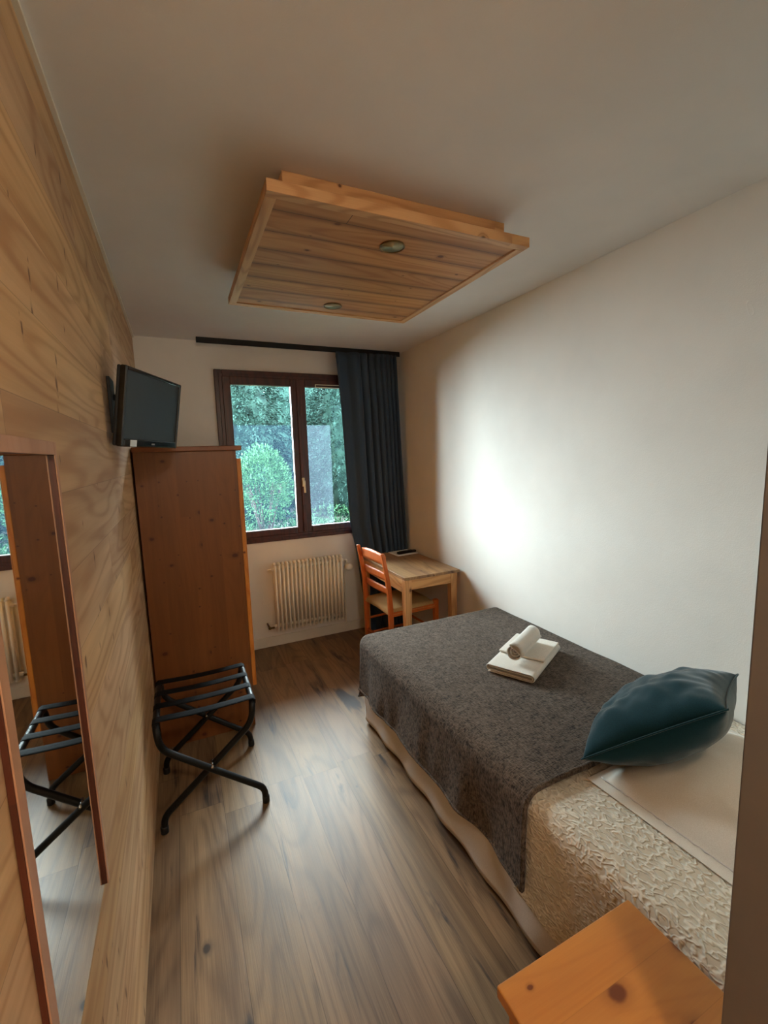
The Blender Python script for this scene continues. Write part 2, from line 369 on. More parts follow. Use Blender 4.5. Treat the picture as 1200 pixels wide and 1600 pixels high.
M['glass_refl'] = glass_refl('pale_blue_reflection', (190, 215, 240), .010); M['glass_refl_dark'] = glass_refl('blue_reflection', (110, 140, 190), .007)
def leafmat(name, c1, c2):
    m, nt, b = newmat(name); g = G(nt)
    n = g.noise(g.obj(), 7, 3, .6); n2 = g.noise(g.obj(), 60, 1)
    t = g.ss(g.m('MULTIPLY', g.m('ADD', n, n2), .5), .38, .62)
    g.link(g.mix(t, lin(c1), lin(c2)), b.inputs['Base Color']); b.inputs['Roughness'].default_value = .9; b.inputs['Specular IOR Level'].default_value = .08; return m
M['bushleaf'] = leafmat('bush_leaves', (24, 54, 40), (66, 106, 74))
M['conifer'] = leafmat('conifer_needles', (12, 28, 28), (42, 68, 62))
M['cover'] = leafmat('ground_leaves', (24, 52, 40), (56, 90, 62))
M['bark'] = plain('bark', (44, 38, 34), .9, bump=.5, bscale=30)
M['soil'] = plain('garden_soil', (26, 34, 26), .95, bump=.5, bscale=20)

# ------------------------------------------------------------------ room shell
YF = -1.5
tag(obj('floor', B((XL-.1, XR+.1, YF, YB+.12, -.1, 0)), M['floor']), kind='structure')
tag(obj('ceiling', B((XL-.1, XR+.1, YF, YB+.12, ZC, ZC+.1)), M['ceil']), kind='structure')
tag(obj('wall_left', B((XL-.1, XL, YF, YB, 0, ZC)), M['panel']), kind='structure')
tag(obj('wall_right', B((XR, XR+.1, .3, YB, 0, ZC)), M['wall']), kind='structure')
WX0, WX1, WZ0, WZ1 = .36, 1.545, .955, 2.25
tag(obj('wall_back', B((XL-.1, WX0, YB, YB+.03, 0, ZC), (WX1, XR+.1, YB, YB+.03, 0, ZC), (WX0, WX1, YB, YB+.03, 0, WZ0), (WX0, WX1, YB, YB+.03, WZ1, ZC)), M['wall']), kind='structure')
tag(obj('wall_outside', B((-9, WX0-.02, YB+.031, YB+.05, -1, 7.5), (WX1+.02, 10, YB+.031, YB+.05, -1, 7.5), (WX0-.02, WX1+.02, YB+.031, YB+.05, -1, WZ0-.02), (WX0-.02, WX1+.02, YB+.031, YB+.05, WZ1+.02, 7.5)), M['render']), kind='structure')
tag(obj('wall_head', B((.70, XR+.1, YF, .30, 0, ZC)), M['wall']), kind='structure')
tag(obj('wall_entry', B((XL-.1, .70, YF-.1, YF, 0, ZC)), M['wall']), kind='structure')
tag(obj('trim_1', B((.685, .70, .10, .31, 0, 2.2), (.676, .70, .02, .17, 0, 2.2)), M['jamb'], bevel=.003), kind='structure')
tag(obj('baseboard_back', B((.33, XR, YB-.014, YB, 0, .088)), M['white'], bevel=.004), kind='structure')
tag(obj('trim_2', B((XL, XL+.012, YF, YB, ZC-.012, ZC)), M['white']), kind='structure')

# ------------------------------------------------------------------ window
wn_ = thing('window_1', (0, 0, 0), 'dark mahogany two-leaf window with double panes in the back wall', 'window', kind='structure')
F0, F1, Z0, Z1 = .311, 1.595, .913, 2.295
yf = YB
def ring_boxes(x0, x1, z0, z1, t, y0, y1, tb=None):
    tb = tb or t
    return ((x0, x0+t, y0, y1, z0, z1), (x1-t, x1, y0, y1, z0, z1), (x0+t, x1-t, y0, y1, z0, z0+tb), (x0+t, x1-t, y0, y1, z1-t, z1))
obj('window_frame', B(*ring_boxes(F0, F1, Z0, Z1, .055, yf-.022, yf+.06)), M['mahogany'], wn_, bevel=.005)
obj('frame_lip', B(*ring_boxes(F0+.03, F1-.03, Z0+.03, Z1-.03, .03, yf-.03, yf-.018)), M['mahogany'], wn_, bevel=.003)
for x0, x1 in ((F0+.053, .953), (.953, F1-.053)):
    s_ = obj('sash', B(*ring_boxes(x0, x1, Z0+.05, Z1-.05, .062, yf-.035, yf+.010, .055)), M['mahogany'], wn_, bevel=.006)
    gx0, gx1, gz0, gz1 = x0+.060, x1-.060, Z0+.103, Z1-.110
    obj('glazing_bead', B(*ring_boxes(gx0, gx1, gz0, gz1, .003, yf-.008, yf+.003)), M['white'], s_, bevel=.001)
    obj('pane', B((gx0, gx1, yf+.000, yf+.004, gz0, gz1)), M['glass'], s_)
obj('meeting_strip', B((.938, .968, yf-.05, yf-.034, Z0+.06, Z1-.06)), M['mahogany'], wn_, bevel=.005)
# translucent sheets behind the glass, standing in for its pale reflection
obj('window_reflection', B((.425, .888, yf+.014, yf+.0155, 1.02, 1.873)), M['glass_refl_dark'], wn_)
obj('window_reflection', B((1.015, 1.232, yf+.014, yf+.0155, 1.02, 1.873)), M['glass_refl'], wn_)
hd = obj('window_handle', B((.942, .965, yf-.062, yf-.05, 1.36, 1.435)), M['handle'], wn_, bevel=.005)
obj('lever', T(fillet([(.9535, yf-.06, 1.41), (.9535, yf-.09, 1.41), (.9535, yf-.092, 1.31)], .012), .0085), M['handle'], hd, smooth=True)
obj('vent_grille', B(*ring_boxes(1.10, 1.42, 2.178, 2.206, .006, yf-.045, yf-.035),), M['handle'], wn_, bevel=.002)

# ------------------------------------------------------------------ ceiling lamp panel
lp = thing('ceiling_lamp', (0, 0, 0), 'large square pine ceiling lamp panel with two recessed spotlights', 'ceiling lamp')
obj('mounting_box', B((.372, 1.252, 1.49, 2.33, 2.40, 2.4995)), M['lampframe'], lp, bevel=.002)
PX0, PX1, PY0, PY1 = .300, 1.290, 1.390, 2.43
for a0, a1 in ((PY0, PY0+.035), (PY1-.035, PY1)): obj('frame_bar', B((PX0, PX1, a0, a1, 2.375, 2.41)), M['lampframe'], lp, bevel=.0015)
for a0, a1 in ((PX0, PX0+.035), (PX1-.035, PX1)): obj('frame_bar', B((a0, a1, PY0+.0352, PY1-.0352, 2.375, 2.41)), M['lampframe_y'], lp, bevel=.0015)
pb = obj('plank_board', B((PX0+.036, PX1-.036, PY0+.036, PY1-.036, 2.381, 2.405)), M['lampwood'], lp)
for yy in (1.583, 2.288):
    sp_ = obj('spotlight', lathe([(.040, 2.3805), (.047, 2.3805), (.049, 2.377), (.046, 2.3750), (.043, 2.3765), (.042, 2.3795)], 36, at=(.80, yy, 0)), M['brass'], lp, smooth=True)
    obj('reflector', lathe([(.0425, 2.3780), (.034, 2.3800), (.016, 2.3806)], 30, at=(.80, yy, 0)), M['reflector'], sp_, smooth=True)

# ------------------------------------------------------------------ curtain and rail
tag(obj('curtain_rail', B((.2, 1.862, 3.598, 3.638, 2.466, 2.4995), (.2, 1.862, 3.598, 3.602, 2.458, 2.47)), M['matteblack'], bevel=.001), 'long black curtain rail fixed to the ceiling above the window', 'curtain rail')
def interp(tab, z):
    tab = sorted(tab)
    if z <= tab[0][0]: return tab[0][1]
    for (a0, b0), (a1_, b1) in zip(tab, tab[1:]):
        if z <= a1_:
            t = (z-a0)/(a1_-a0); return b0+(b1-b0)*t
    return tab[-1][1]
def cur(s, t):
    z = 2.458*(1-t)+.012*t
    xl = interp([(0, 1.462), (.77, 1.375), (1.03, 1.33), (1.99, 1.292), (2.43, 1.262)], z)
    xr = interp([(0, 1.868), (.78, 1.866), (1.3, 1.85), (2.43, 1.815)], z)
    w_ = s**1.0
    # left part flat, folds crowd to the right at the top
    ph = 2*math.pi*(8.0*(w_**1.9)) + .5*math.sin(3*t)
    amp = (.014+.026*min(1, .25+t*1.1))*(.35+.65*min(1, w_*2.2))
    y = 3.572 + amp*math.sin(ph) + .010*math.sin(2*math.pi*2.3*s+2.6*t) - .02*t*(1-s)
    if s < .03: y += .012*(1-s/.03)
    x = xl+(xr-xl)*(w_ + .018*math.sin(ph*1.0+1.2)*min(1, w_*6)*min(1, (1-w_)*6))
    return (x, y, z)
ct = tag(obj('curtain', grid(cur, 220, 60), M['curtain'], smooth=True, solid=.003), 'slate blue floor-length curtain gathered at the right of the window', 'curtain')
obj('header_tape', grid(lambda s, t: (cur(s, 0)[0], cur(s, 0)[1]+.004, 2.462-.05*t), 120, 2), M['curtain'], ct, smooth=True, solid=.002)

# ------------------------------------------------------------------ radiator
rd = thing('radiator', (0, 0, 0), 'cream column radiator on the wall under the window', 'radiator')
NS = 18; rx0, rx1 = .640, 1.245; pit = (rx1-rx0)/NS
for k in range(NS):
    xc = rx0+pit*(k+.5); bm = bmesh.new()
    for yy in (3.575, 3.625):
        tube(bm, fillet([(xc, yy, .185), (xc, yy, .735)], .01), .0105, 10, flat=1.15, upv=(1, 0, 0))
    tube(bm, [(xc, 3.572, .735), (xc, 3.60, .744), (xc, 3.63, .735)], .0125, 10)
    tube(bm, [(xc, 3.572, .185), (xc, 3.60, .176), (xc, 3.63, .185)], .0125, 10)
    lathe([(.001, .7345), (.0122, .735), (.0095, .744), (.001, .748)], 10, at=(xc, 3.574, 0), bm=bm)
    obj('radiator_column', bm, M['radiator'], rd, smooth=True)
obj('header_pipe', T([(rx0-.012, 3.60, .70), (rx1+.012, 3.60, .70)], .014), M['radiator'], rd, smooth=True)
obj('header_pipe', T([(rx0-.012, 3.60, .215), (rx1+.012, 3.60, .215)], .014), M['radiator'], rd, smooth=True)
tv_ = obj('valve', T(fillet([(rx1+.008, 3.60, .70), (1.285, 3.60, .70), (1.285, 3.60, .665), (1.285, 3.62, .645)], .012), .009), M['radiator'], rd, smooth=True)
obj('thermostat_knob', lathe([(.006, 3.535), (.025, 3.532), (.030, 3.540), (.029, 3.585), (.018, 3.60), (.012, 3.612)], 24, 'Y', (1.287, 0, .647)), M['white'], tv_, smooth=True)
obj('supply_pipe', T(fillet([(1.285, 3.62, .645), (1.287, 3.665, .62), (1.287, 3.675, .10), (1.287, 3.69, .09)], .03), .0075), M['radiator'], rd, smooth=True)
obj('bleed_valve', T([(.60, 3.60, .70), (.64, 3.60, .70)], [.005, .009]), M['radiator'], rd, smooth=True)
obj('lock_valve', lathe([(.004, .578), (.012, .580), (.013, .594), (.008, .60), (.008, .632)], 16, 'X', (0, 3.60, .205)), M['brass'], rd, smooth=True)
obj('lock_valve', T([(.590, 3.60, .205), (.590, 3.66, .205), (.590, 3.713, .205)], .007), M['brass'], rd, smooth=True)
for xx in (.72, 1.16):
    obj('wall_bracket', B((xx-.01, xx+.01, 3.60, 3.7135, .66, .685)), M['radiator'], rd, bevel=.002)

# ------------------------------------------------------------------ wardrobe
wd = thing('wardrobe', (0, 0, 0), 'tall orange varnished pine wardrobe with knotty side against the panelled wall', 'wardrobe')
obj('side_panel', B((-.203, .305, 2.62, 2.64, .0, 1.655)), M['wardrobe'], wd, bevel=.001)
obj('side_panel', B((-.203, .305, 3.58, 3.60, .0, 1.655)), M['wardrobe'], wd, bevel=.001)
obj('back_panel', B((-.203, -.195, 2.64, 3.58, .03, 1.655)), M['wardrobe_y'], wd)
obj('bottom_board', B((-.195, .285, 2.64, 3.58, .20, .22)), M['wardrobe'], wd)
obj('plinth', B((.285, .303, 2.64, 3.58, .0, .245)), M['wardrobe_y'], wd, bevel=.001)
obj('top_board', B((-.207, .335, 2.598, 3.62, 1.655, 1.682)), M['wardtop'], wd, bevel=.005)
for y0, y1, hy in ((2.622, 3.108, 3.04), (3.112, 3.598, 3.18)):
    dr = obj('door', B((.306, .325, y0, y1, .25, 1.61), (.325, .330, y0, y0+.07, .25, 1.61), (.325, .330, y1-.07, y1, .25, 1.61),
                       (.325, .330, y0+.07, y1-.07, .25, .33), (.325, .330, y0+.07, y1-.07, 1.53, 1.61)), M['wardrobe_y'], wd, bevel=.003)
    obj('door_handle', T(fillet([(.330, hy, .95), (.358, hy, .95), (.366, hy-.0, .945), (.366, hy-.045, .945)], .006), .0045), M['chrome'], dr, smooth=True)

# ------------------------------------------------------------------ television
tvc = Vector((-.088, 2.06, 1.663)); wdir = Vector((.18, .42, 0)).normalized(); nh = Vector((.42, -.18, 0)).normalized()
tl = math.radians(9.5); nn = (nh*math.cos(tl)+Vector((0, 0, -1))*math.sin(tl)); upd = (nh*math.sin(tl)+Vector((0, 0, 1))*math.cos(tl))
tvt = thing('television', tvc, 'small flat black television on a wall bracket beside the wardrobe top', 'television')
tvt.matrix_world = Matrix(((wdir.x, -nn.x, upd.x, tvc.x), (wdir.y, -nn.y, upd.y, tvc.y), (wdir.z, -nn.z, upd.z, tvc.z), (0, 0, 0, 1)))
TW, TH = .228, .288   # half width, height; local: x right, y back, z up
obj('bezel', B(*ring_boxes(-TW, TW, 0, TH, .014, -.004, .02, .03)), M['blackplastic'], tvt, bevel=.006, seg=3)
obj('back_casing', B((-TW, TW, .0195, .032, .001, TH-.001), (-TW+.05, TW-.05, .031, .05, .03, TH-.04)), M['matteblack'], tvt, bevel=.012, seg=4)
obj('screen', B((-TW+.012, TW-.012, .003, .006, .028, TH-.012)), M['screen'], tvt)
obj('sticker', B((-TW+.055, -TW+.10, -.0052, -.0042, .003, .027)), M['sticker'], tvt)
obj('logo', B((-.012, .014, -.005, -.0042, .011, .017)), M['grey'], tvt)
br = thing('x', (0, 0, 0), None, None); bpy.data.objects.remove(br)
inv = tvt.matrix_world.inverted()
def loc_box(x0, x1, y0, y1, z0, z1):
    bm = B((x0, x1, y0, y1, z0, z1)); bm.transform(inv); return bm
wb = obj('wall_bracket', loc_box(XL+.0005, XL+.012, 1.98, 2.10, 1.72, 1.93), M['matteblack'], tvt, bevel=.002)
bm = bmesh.new(); tube(bm, [inv @ Vector((XL+.01, 2.04, 1.86)), (0, .045, .17)], .012); tube(bm, [inv @ Vector((XL+.01, 2.04, 1.78)), (0, .045, .11)], .010)
obj('bracket_arm', bm, M['matteblack'], tvt, smooth=True)

# ------------------------------------------------------------------ mirror on the left wall
mi = thing('wall_mirror', (0, 0, 0), 'tall narrow mirror with red-brown wooden frame on the panelled wall', 'mirror')
MX = XL; MY0, MY1, MZ0, MZ1 = .624, 1.028, .719, 1.648
obj('mirror_glass', B((MX+.0006, MX+.003, MY0+.012, MY1-.006, MZ0, MZ1-.01)), M['mirror'], mi)
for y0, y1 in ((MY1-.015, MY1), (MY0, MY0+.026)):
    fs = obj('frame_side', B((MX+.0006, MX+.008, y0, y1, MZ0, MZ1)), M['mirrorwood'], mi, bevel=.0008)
    obj('front_strip', B((MX+.0081, MX+.0105, y0+.0004, y1-.0004, MZ0, MZ1)), M['frontstrip'], fs, bevel=.0008)
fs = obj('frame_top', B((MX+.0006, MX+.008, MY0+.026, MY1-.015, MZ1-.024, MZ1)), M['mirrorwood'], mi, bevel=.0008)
obj('front_strip', B((MX+.0081, MX+.0105, MY0+.026, MY1-.015, MZ1-.024, MZ1)), M['frontstrip'], fs, bevel=.0008)

# ------------------------------------------------------------------ luggage rack
lr = thing('luggage_rack', (0, 0, 0), 'folding black metal luggage rack with four straps in front of the wardrobe', 'luggage rack')
def rframe(xf, xt, y0, y1):
    zt = .497; s = 1 if xt < xf else -1
    half = lambda y: [(xf, y, .011), (xf-s*.004, y, .075), (xt+s*.012, y, .40), (xt, y, zt)]
    pts = half(y0)+half(y1)[::-1]
    return T(fillet(pts, .05, 8), .0142, 14)
obj('rack_frame', rframe(.252, -.172, 1.968, 2.425), M['black'], lr, smooth=True)
obj('rack_frame', rframe(-.178, .226, 1.992, 2.401), M['black'], lr, smooth=True)
for x, y in ((.252, 1.968), (.252, 2.425), (-.178, 1.992), (-.178, 2.401)):
    obj('foot_cap', lathe([(.014, 0.0005), (.0165, .003), (.0165, .03), (.0145, .034)], 16, at=(x, y, 0)), M['matteblack'], lr, smooth=True)
for y in (1.98, 2.413):
    obj('pivot_bolt', T([(.033, y-.028, .262), (.033, y+.028, .262)], .0055, 10), M['chrome'], lr, smooth=True)
for k, y in enumerate((2.018, 2.135, 2.255, 2.372)):
    def st(s, t, y=y):
        a_ = s
        if a_ < .08: th = a_/.08; x, z = -.172-.0158*math.cos((th-.5)*math.pi), .497+.0158*math.sin((th-.5)*math.pi)
        elif a_ > .92: th = (a_-.92)/.08; x, z = .226+.0158*math.sin(th*math.pi), .497+.0158*math.cos(th*math.pi)
        else:
            th = (a_-.08)/.84; x = -.172+.398*th; z = .5128-.007*math.sin(math.pi*th)
        return (x, y-.024+.048*t, z)
    obj('strap', grid(st, 40, 3), M['strap'], lr, smooth=True, solid=.0016)

# ------------------------------------------------------------------ bed
BX0, BX1, BY0, BY1, BZ = .908, 1.884, .315, 2.355, .535
bed = thing('single_bed', (1.4, 1.3, 0), 'single bed with beige skirt along the right wall', 'bed')
def rel(bm, o): bm.transform(Matrix.Translation(-o.location)); return bm
obj('mattress', rel(B((BX0+.012, BX1, BY0, BY1-.01, .30, BZ-.012)), bed), M['linen'], bed, bevel=.04, seg=4)
obj('bed_base', rel(B((BX0+.035, BX1, BY0, BY1-.035, .14, .30)), bed), M['skirt'], bed, bevel=.01)
for x in (BX0+.09, BX1-.09):
    for y in (BY0+.1, BY1-.12):
        obj('leg', rel(lathe([(.02, 0), (.025, .01), (.028, .14)], 16, at=(x, y, 0)), bed), M['matteblack'], bed, smooth=True)
def skirt(s, t):
    La, Lb = BY1-BY0, BX1-BX0; d = s*(La+Lb)
    wv_ = (.006*math.sin(d*23)+.010*NZ(d*3, 0, 1))*t
    zb = .022+.020*(0.5+NZ(d*2.2, 3.1)*.9)*min(1, abs(d-La)*5+.1)
    z = .33*(1-t)+zb*t
    rr = .03
    if d < La-rr: return (BX0+.004-wv_, BY0+d, z)
    if d < La+rr:
        a_ = (d-La+rr)/(2*rr)*math.pi/2; return (BX0+.004+rr-rr*math.cos(a_), BY1-.01-rr+rr*math.sin(a_), z)
    return (BX0+.004+(d-La), BY1-.01+wv_, z)
obj('bed_skirt', rel(grid(skirt, 260, 14), bed), M['skirt'], bed, smooth=True, solid=.003)

def drape(xl, xr, y0, y1, z, dl, de, th=.0, rad=.05, fold=.012, push=0., seed=0., hem=None, puff=0.):
    """cloth over the bed top, hanging at the left side (drop dl) and, if de, over the foot end"""
    Wd = xr-xl+dl; Ln = y1-y0+de
    def fn(s, t):
        X = xr-Wd*s; Y = y0+Ln*t
        ddl = dl*(hem(Y) if hem else 1)/dl
        ax_ = max(0, (xl+rad)-X); ay = max(0, Y-(y1-rad)) if de else 0
        if ax_ > 0: ax_ *= ddl
        d = (ax_**5+ay**5)**.2 if ax_ or ay else 0
        arc = rad*math.pi/2
        if d <= 0: return Vector((X, Y, z+puff*(.5+NZ(X*5+seed, Y*5))*1.0))
        if d < arc: h = rad*math.sin(d/rad); drop = rad*(1-math.cos(d/rad))
        else: h = rad; drop = rad+(d-arc)
        nrm_ = Vector((-ax_, ay, 0)).normalized()
        bx, by = min(X, 9), Y
        bx = max(X, xl+rad); by = min(Y, y1-rad) if de else Y
        k = max(0, drop-.04)
        per = Y*1.0 if ax_ >= ay else X+3
        wob = k*(fold*7*(math.sin(per*17+seed)*.35+NZ(per*4.5+seed, drop*2)*.9+NZ(per*11+seed, drop*4)*.35))+k*push
        return Vector((bx, by, z-drop))+nrm_*(h+wob)
    return fn
hemb = lambda Y: interp([(.9, .275), (1.04, .285), (1.2, .275), (1.4, .255), (1.6, .24), (1.9, .255), (2.1, .25), (2.4, .26)], Y)
cov = tag(obj('coverlet', grid(drape(BX0-.004, BX1+.004, BY0+.002, 1.02, BZ, .36, 0, fold=.003, rad=.055), 200, 140), M['coverlet'], smooth=True, solid=.006), 'white puckered cotton coverlet covering the head end of the bed', 'coverlet')
blk = tag(obj('blanket', grid(drape(BX0-.018, BX1+.002, .948, BY1+.014, BZ+.018, .31, .33, rad=.06, fold=.016, seed=4.2, puff=.004), 160, 200), M['blanket'], smooth=True, solid=.008),
          'dark brown-grey chenille blanket spread over the foot of the bed', 'blanket')
fnb = drape(BX0-.018, BX1+.002, .948, BY1+.014, BZ+.018, .31, .33, rad=.06, fold=.016, seed=4.2, puff=.004)
obj('hem', T([fnb(s/60, .004)+Vector((0, 0, .001)) for s in range(61)], .0075, 8), M['blanket'], blk, smooth=True)
obj('hem', T([fnb(.997, t/60)+Vector((-.001, 0, 0)) for t in range(61)], .006, 8), M['blanket'], blk, smooth=True)

# pillow: lies on the coverlet at the head
def cushion_bm(a_, b_, th, n=44, flange=0., wr=.0, seed=0, pinch=.10, low=1., rot=0):
    bm = bmesh.new(); top = {}; bot = {}
    for i in range(n+1):
        for j in range(n+1):
            uu = -1+2*i/n; vv = -1+2*j/n
            uu = math.copysign(abs(uu)**.85, uu); vv = math.copysign(abs(vv)**.85, vv)
            fu = 1-flange/a_; fv = 1-flange/b_
            cu = min(1, abs(uu)/fu); cv = min(1, abs(vv)/fv)
            hh_ = max(0, (1-cu**2.4))*max(0, (1-cv**2.4)); hh_ = hh_**.55
            x = a_*uu*(1-pinch*(1-vv*vv)*abs(uu)**2); y = b_*vv*(1-pinch*(1-uu*uu)*abs(vv)**2)
            w_ = wr*(NZ(x*9+seed, y*9, 2)+.6*NZ(x*22+seed, y*22, 5))*(hh_**.5)
            top[i, j] = bm.verts.new((x, y, th/2*hh_+w_))
            if 0 < i < n and 0 < j < n: bot[i, j] = bm.verts.new((x, y, -th/2*hh_*low+w_*.5*low-(.004 if flange else 0)))
            else: bot[i, j] = top[i, j]
    for i in range(n):
        for j in range(n):
            bm.faces.new((top[i, j], top[i+1, j], top[i+1, j+1], top[i, j+1]))
            q_ = [bot[i, j], bot[i, j+1], bot[i+1, j+1], bot[i+1, j]]
            try: bm.faces.new(q_)
            except ValueError: pass
    if rot: bm.transform(Matrix.Rotation(rot, 4, 'Z'))
    return bm
pw = thing('pillow', (1.475, .632, .5405), 'white flat pillow at the head of the bed under the teal cushion', 'pillow', rz=.03)
pw_ = .335
obj('pillowcase', cushion_bm(.345, .31, .20, flange=.045, wr=.006, seed=3, pinch=.01, low=.05), M['linen'], pw, smooth=True, sub=1)
bm = bmesh.new()
tube(bm, [(-.301+.002*math.sin(t*9), -.28+.56*t/40, .0045) for t in range(41)], .0022, 6)
obj('seam', bm, M['skirt'], pw, smooth=True)

cu = thing('cushion', (1.5, 1.0, .70), 'teal velvet cushion leaning on the pillow', 'cushion')
ex = Vector((.66, -.14, .22)).normalized(); ey = Vector((.33, .66, -.50)); ey = (ey-ex*ey.dot(ex)).normalized(); ez = ex.cross(ey)
cu.matrix_world = Matrix(((ex.x, ey.x, ez.x, 1.42), (ex.y, ey.y, ez.y, .875), (ex.z, ey.z, ez.z, .702), (0, 0, 0, 1)))
obj('cushion_cover', cushion_bm(.232, .232, .235, wr=.018, seed=8, pinch=.07, rot=math.pi/4), M['teal'], cu, smooth=True, sub=1)
nn_ = 40; qq = .232
edge = []
for c0, c1 in (((-1, -1), (1, -1)), ((1, -1), (1, 1)), ((1, 1), (-1, 1)), ((-1, 1), (-1, -1))):
    for k in range(nn_):
        t = k/nn_; uu = c0[0]+(c1[0]-c0[0])*t; vv = c0[1]+(c1[1]-c0[1])*t
        p = Vector((qq*uu*(1-.07*(1-vv*vv)*abs(uu)**2), qq*vv*(1-.07*(1-uu*uu)*abs(vv)**2), 0)); edge.append(Matrix.Rotation(math.pi/4, 3, 'Z') @ p)
obj('piping', T(edge, .0028, 6, closed=True), M['teal'], cu, smooth=True)

# towels
def ribbon(path, th, length, ny=2, recess=0.):
    """path in (x,z) extruded along +y, with thickness"""
    n = len(path); P = [Vector((p[0], 0, p[1])) for p in path]; A = []; C = []
    for i in range(n):
        t = (P[min(i+1, n-1)]-P[max(i-1, 0)]).normalized(); nv = Vector((-t.z, 0, t.x))
        A.append(P[i]+nv*th/2); C.append(P[i]-nv*th/2)
    lp_ = A+C[::-1]; bm = bmesh.new(); rings = []
    for k in range(ny+1):
        yy = length*k/ny
        rings.append([bm.verts.new((v.x, yy+(recess*(1-min(q_, 2*n-1-q_)/n) if k == 0 else 0), v.z)) for q_, v in enumerate(lp_)])
    N = len(lp_)
    for a_, c_ in zip(rings, rings[1:]):
        for k in range(N): bm.faces.new((a_[k], a_[(k+1) % N], c_[(k+1) % N], c_[k]))
    for rg in (rings[0], rings[-1]):
        for k in range(n-1): bm.faces.new((rg[k], rg[k+1], rg[N-2-k], rg[N-1-k]))
    return bm
def flat_spiral(w_, h, th, turns):
    pts = []; hw, hh_ = w_/2, h/2
    lv = 0
    x0, x1, z0, z1 = -hw, hw, th/2, h-th/2
    pts.append((x0+.012, z0))
    for k in range(turns):
        rr = (z1-z0)/2; zc = (z0+z1)/2
        pts += [(x1-rr-(x1-x0-2*rr)*(1-i/8)*.9, z0) for i in range(1, 9)]
        pts += [(x1-rr+rr*math.sin(a_), zc-rr*math.cos(a_)) for a_ in [math.pi*i/8 for i in range(1, 8)]]
        z0n = z0+th*1.05
        pts += [(x1-rr-(x1-x0-2*rr)*i/8, z1) for i in range(0, 9)]
        r3 = (z1-z0n)/2; zc = (z1+z0n)/2
        if k == turns-1: break
        pts += [(x0+rr-r3*math.sin(a_), zc+r3*math.cos(a_)) for a_ in [math.pi*i/8 for i in range(1, 8)]]
        z0 = z0n; z1 -= th*1.05; x1 -= th*1.05; x0 += th*1.05
    return pts
ang = math.atan2(.205, .385)   # long direction
TZ = BZ+.021
tw = thing('folded_towel', (1.325, 1.53, TZ), 'white folded bath towel lying on the blanket', 'towel', rz=ang-math.pi/2)
obj('towel_body', ribbon(flat_spiral(.235, .040, .0078, 2), .0045, .405, 6), M['towel'], tw, smooth=False, bevel=.002)
obj('top_fold', rel(B((-.113, .113, .15, .40, .040, .051)), thing('tmp', (0, 0, 0), None, None)), M['towel'], tw, bevel=.006, seg=3)
bpy.data.objects.remove(bpy.data.objects['tmp'])
rt = thing('rolled_towel', (1.372, 1.560, TZ+.051), 'white hand towel rolled up on top of the folded towel', 'towel', rz=math.atan2(.145, .27)-math.pi/2)
sp2 = []
for k in range(90):
    a_ = k/90*2*math.pi*3.0; rr = .0065+.0345*k/90
    sp2.append((rr*math.cos(a_+2.25), .0445+rr*math.sin(a_+2.25)))
lx, lz = sp2[-1]
sp2 += [(lx+.01*k+.003*k, max(.006, lz-.009*k)) for k in range(1, 6)]
obj('towel_roll', ribbon(sp2, .0052, .285, 8, recess=.028), M['towel'], rt, smooth=True)

# ------------------------------------------------------------------ desk
dk = thing('desk', (0, 0, 0), 'small pale pine desk in the corner by the curtain', 'desk')
dx0, dx1, dy0, dy1 = 1.402, 1.872, 2.715, 3.545
obj('desktop', B((dx0, dx1, dy0, dy1, .708, .73)), M['desktop'], dk, bevel=.003)
for x, y in ((dx0+.028, dy0+.028), (dx1-.052, dy0+.028), (dx0+.028, dy1-.03), (dx1-.052, dy1-.03)):
    obj('leg', taper_leg(x, y, .042, .056, 0, .7075), M['deskleg'], dk, bevel=.003)
obj('apron', B((dx0+.052, dx1-.08, dy0+.004, dy0+.024, .635, .7075)), M['deskapron'], dk, bevel=.001)
obj('apron', B((dx0+.052, dx1-.08, dy1-.024, dy1-.006, .635, .7075)), M['deskapron'], dk, bevel=.001)
obj('apron', B((dx0+.004, dx0+.024, dy0+.052, dy1-.055, .61, .7075)), M['deskapron_y'], dk, bevel=.001)
obj('apron', B((dx1-.048, dx1-.028, dy0+.052, dy1-.055, .635, .7075)), M['deskapron_y'], dk, bevel=.001)
pd = thing('notepad', (1.765, 3.445, .7303), 'white paper pad on the far corner of the desk', 'notepad', rz=.08)
obj('cover_sheet', B((-.105, .105, -.095, .085, 0, .004)), M['paper'], pd, bevel=.0008)
obj('pages', B((-.10, .10, -.09, .08, .0042, .0075)), M['paper'], pd, bevel=.0005)
rc = thing('remote_control', (1.775, 3.39, .7381), 'black remote control lying on the white paper pad', 'remote control', rz=.12)
obj('casing', B((-.095, .095, -.019, .019, 0, .022)), M['blackplastic'], rc, bevel=.008, seg=3)
bm = bmesh.new()
for i in range(6):
    for j in range(3): box(bm, -.07+i*.022, -.058+i*.022, -.013+j*.010, -.006+j*.010, .0218, .0235)
tag(obj('buttons', bm, M['matteblack'], rc), kind='stuff')

